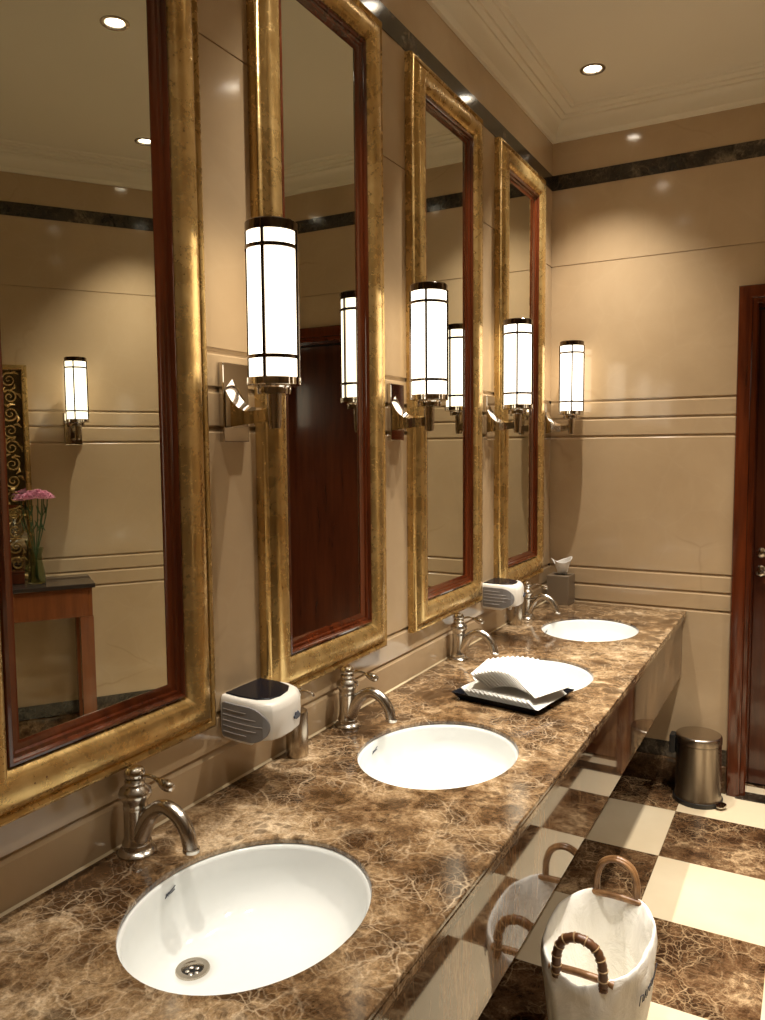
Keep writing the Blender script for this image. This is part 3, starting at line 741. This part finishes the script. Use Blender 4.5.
# stamped letters on the cloth, too soft to read
bm = bmesh.new()
for k in range(6):
    a = -.42 + .105 * k; zc = .285
    for (u0, w0, u1, w1) in (((-.008, -.014, -.008, .014), (-.008, .014, .006, .010), (.006, .010, .006, -.012)), ((-.006, -.014, .0, .014), (.0, .014, .007, -.014)), ((-.006, -.013, -.006, .013), (-.006, .0, .006, .012)))[k % 3]:
        tube(bm, [oval(1.062 + w0, a + u0 / .18, zc + w0), oval(1.062 + w1, a + u1 / .18, zc + w1)], .0012, 5)
link('liner_stamp', bm, 'ink', ln)
def handle(yc, wound):
    sg = 1 if yc > 0 else -1
    bm = bmesh.new(); hw = .056
    arch = spline([(-hw, 0, -.022), (-hw, 0, .0), (-hw * .97, 0, .040), (-hw * .68, 0, .078), (0, 0, .094), (hw * .68, 0, .078), (hw * .97, 0, .040), (hw, 0, .0), (hw, 0, -.022)], 8)
    Y = Matrix.Translation((0, yc, HB + .008)) @ Matrix.Rotation(-.05 * sg, 4, 'X')
    n_ = len(arch)
    rr = [(.0098 + (.0022 * abs(math.sin(i * 1.15)) if wound else .0)) for i in range(n_)]
    tube(bm, [Y @ p_ for p_ in arch], rr, 12)
    o = link('handle', bm, 'cane' if wound else 'rattan', bk, smooth=60)
    bm = bmesh.new(); tube(bm, [Y @ Vector((x, -.014 * sg, -.006 - .9 * x * x)) for x in [-.078 + .156 * k / 10 for k in range(11)]], .0092, 10)
    if not wound: tube(bm, [Y @ (p_ + Vector((0, -.012 * sg, 0))) * 1.0 for p_ in arch], .006, 8)
    link('grip_bar', bm, 'rattan', o, smooth=60)
    for i in (range(5, n_ - 5, 5) if wound else ()):
        p_ = Y @ arch[i]; d = ((Y @ arch[i + 1]) - (Y @ arch[i - 1])).normalized()
        m_ = Matrix.Translation(p_) @ d.to_track_quat('Z', 'Y').to_matrix().to_4x4()
        bm = bmesh.new(); lathe(bm, [(.0100, -.0016), (.0131, -.0012), (.0131, .0012), (.0100, .0016)], 14, mat=m_, caps=False)
        link('cane_tie', bm, 'cane_light', o, smooth=60)
handle(-AY * .955, True); handle(AY * .955, False)

# ------------------------------------------------------------------ downlights
dlabs = ['recessed ceiling downlight above the farthest basin, the one seen directly', 'recessed downlight over the third basin', 'recessed downlight over the second basin', 'recessed downlight over the nearest basin', 'recessed downlight mid room, the bright one in the nearest mirror',
         'recessed downlight mid room near the end wall', 'recessed downlight in front of the door', 'unseen downlight near the camera, added to light the floor and basket', 'recessed downlight near the console table']
dl0 = thing('downlight', dlabs[0], 'ceiling light', (*DL[0], ZCEIL), 0, 'recessed ceiling downlights')
bm = bmesh.new(); lathe(bm, [(.0385, .022), (.0385, -.001), (.041, -.004), (.052, -.003), (.054, .0), (.054, .001)], 40, caps=False); lathe(bm, [(.0392, .0), (.034, .027)], 40, caps=False); link('trim_ring', bm, 'steel', dl0, smooth=50)
bm = bmesh.new(); lathe(bm, [(0, .003), (.020, .004), (.031, .010), (.031, .024), (0, .026)], 32); link('lamp_lens', bm, 'glow', dl0, smooth=50)
for i in range(1, len(DL)): dup(dl0, (*DL[i], ZCEIL), 0, dlabs[i])
for i, (x, y) in enumerate(DL):
    ld = bpy.data.lights.new('downlight_lamp', 'SPOT'); ld.energy = [150, 120, 115, 80, 255, 200, 180, 110, 80][i]; ld.color = (1., .92, .81)
    ld.spot_size = math.radians(84 if i in (4, 5, 6) else 88 if i == 0 else 68); ld.spot_blend = 1.; ld.shadow_soft_size = .016
    lo = bpy.data.objects.new('downlight_lamp', ld); C.objects.link(lo); lo.location = (x, y, ZCEIL - .012)

# ------------------------------------------------------------------ world, camera, colour
w = bpy.data.worlds.new('w'); sc.world = w; w.use_nodes = True
w.node_tree.nodes['Background'].inputs[0].default_value = (.02, .015, .01, 1)
w.node_tree.nodes['Background'].inputs[1].default_value = .5
f_, yaw, pit, roll, cx, cz = 788.84, .503, -.0788, -.0088, 1.1834, 1.6318
F = Vector((-math.sin(yaw) * math.cos(pit), math.cos(yaw) * math.cos(pit), math.sin(pit)))
R = F.cross(Vector((0, 0, 1))).normalized(); U = R.cross(F)
R2 = R * math.cos(roll) + U * math.sin(roll); U2 = -R * math.sin(roll) + U * math.cos(roll)
cam = bpy.data.cameras.new('camera'); co = bpy.data.objects.new('camera', cam); C.objects.link(co)
cam.sensor_fit = 'VERTICAL'; cam.sensor_height = 36; cam.lens = f_ / 1020 * 36; cam.clip_start = .02
mw = Matrix((R2, U2, -F)).transposed().to_4x4(); mw.translation = Vector((cx, 0, cz)); co.matrix_world = mw
sc.camera = co
sc.view_settings.view_transform = 'Standard'; sc.view_settings.look = 'None'; sc.view_settings.gamma = 1
sc.view_settings.exposure = 0.04
sc.view_settings.use_curve_mapping = False
cy = sc.cycles
cy.max_bounces = 12; cy.diffuse_bounces = 5; cy.glossy_bounces = 6; cy.transmission_bounces = 6
cy.sample_clamp_indirect = 4.; cy.blur_glossy = .5
cy.use_denoising = True; cy.denoiser = 'OPENIMAGEDENOISE'
cy.use_adaptive_sampling = True; cy.adaptive_threshold = .008
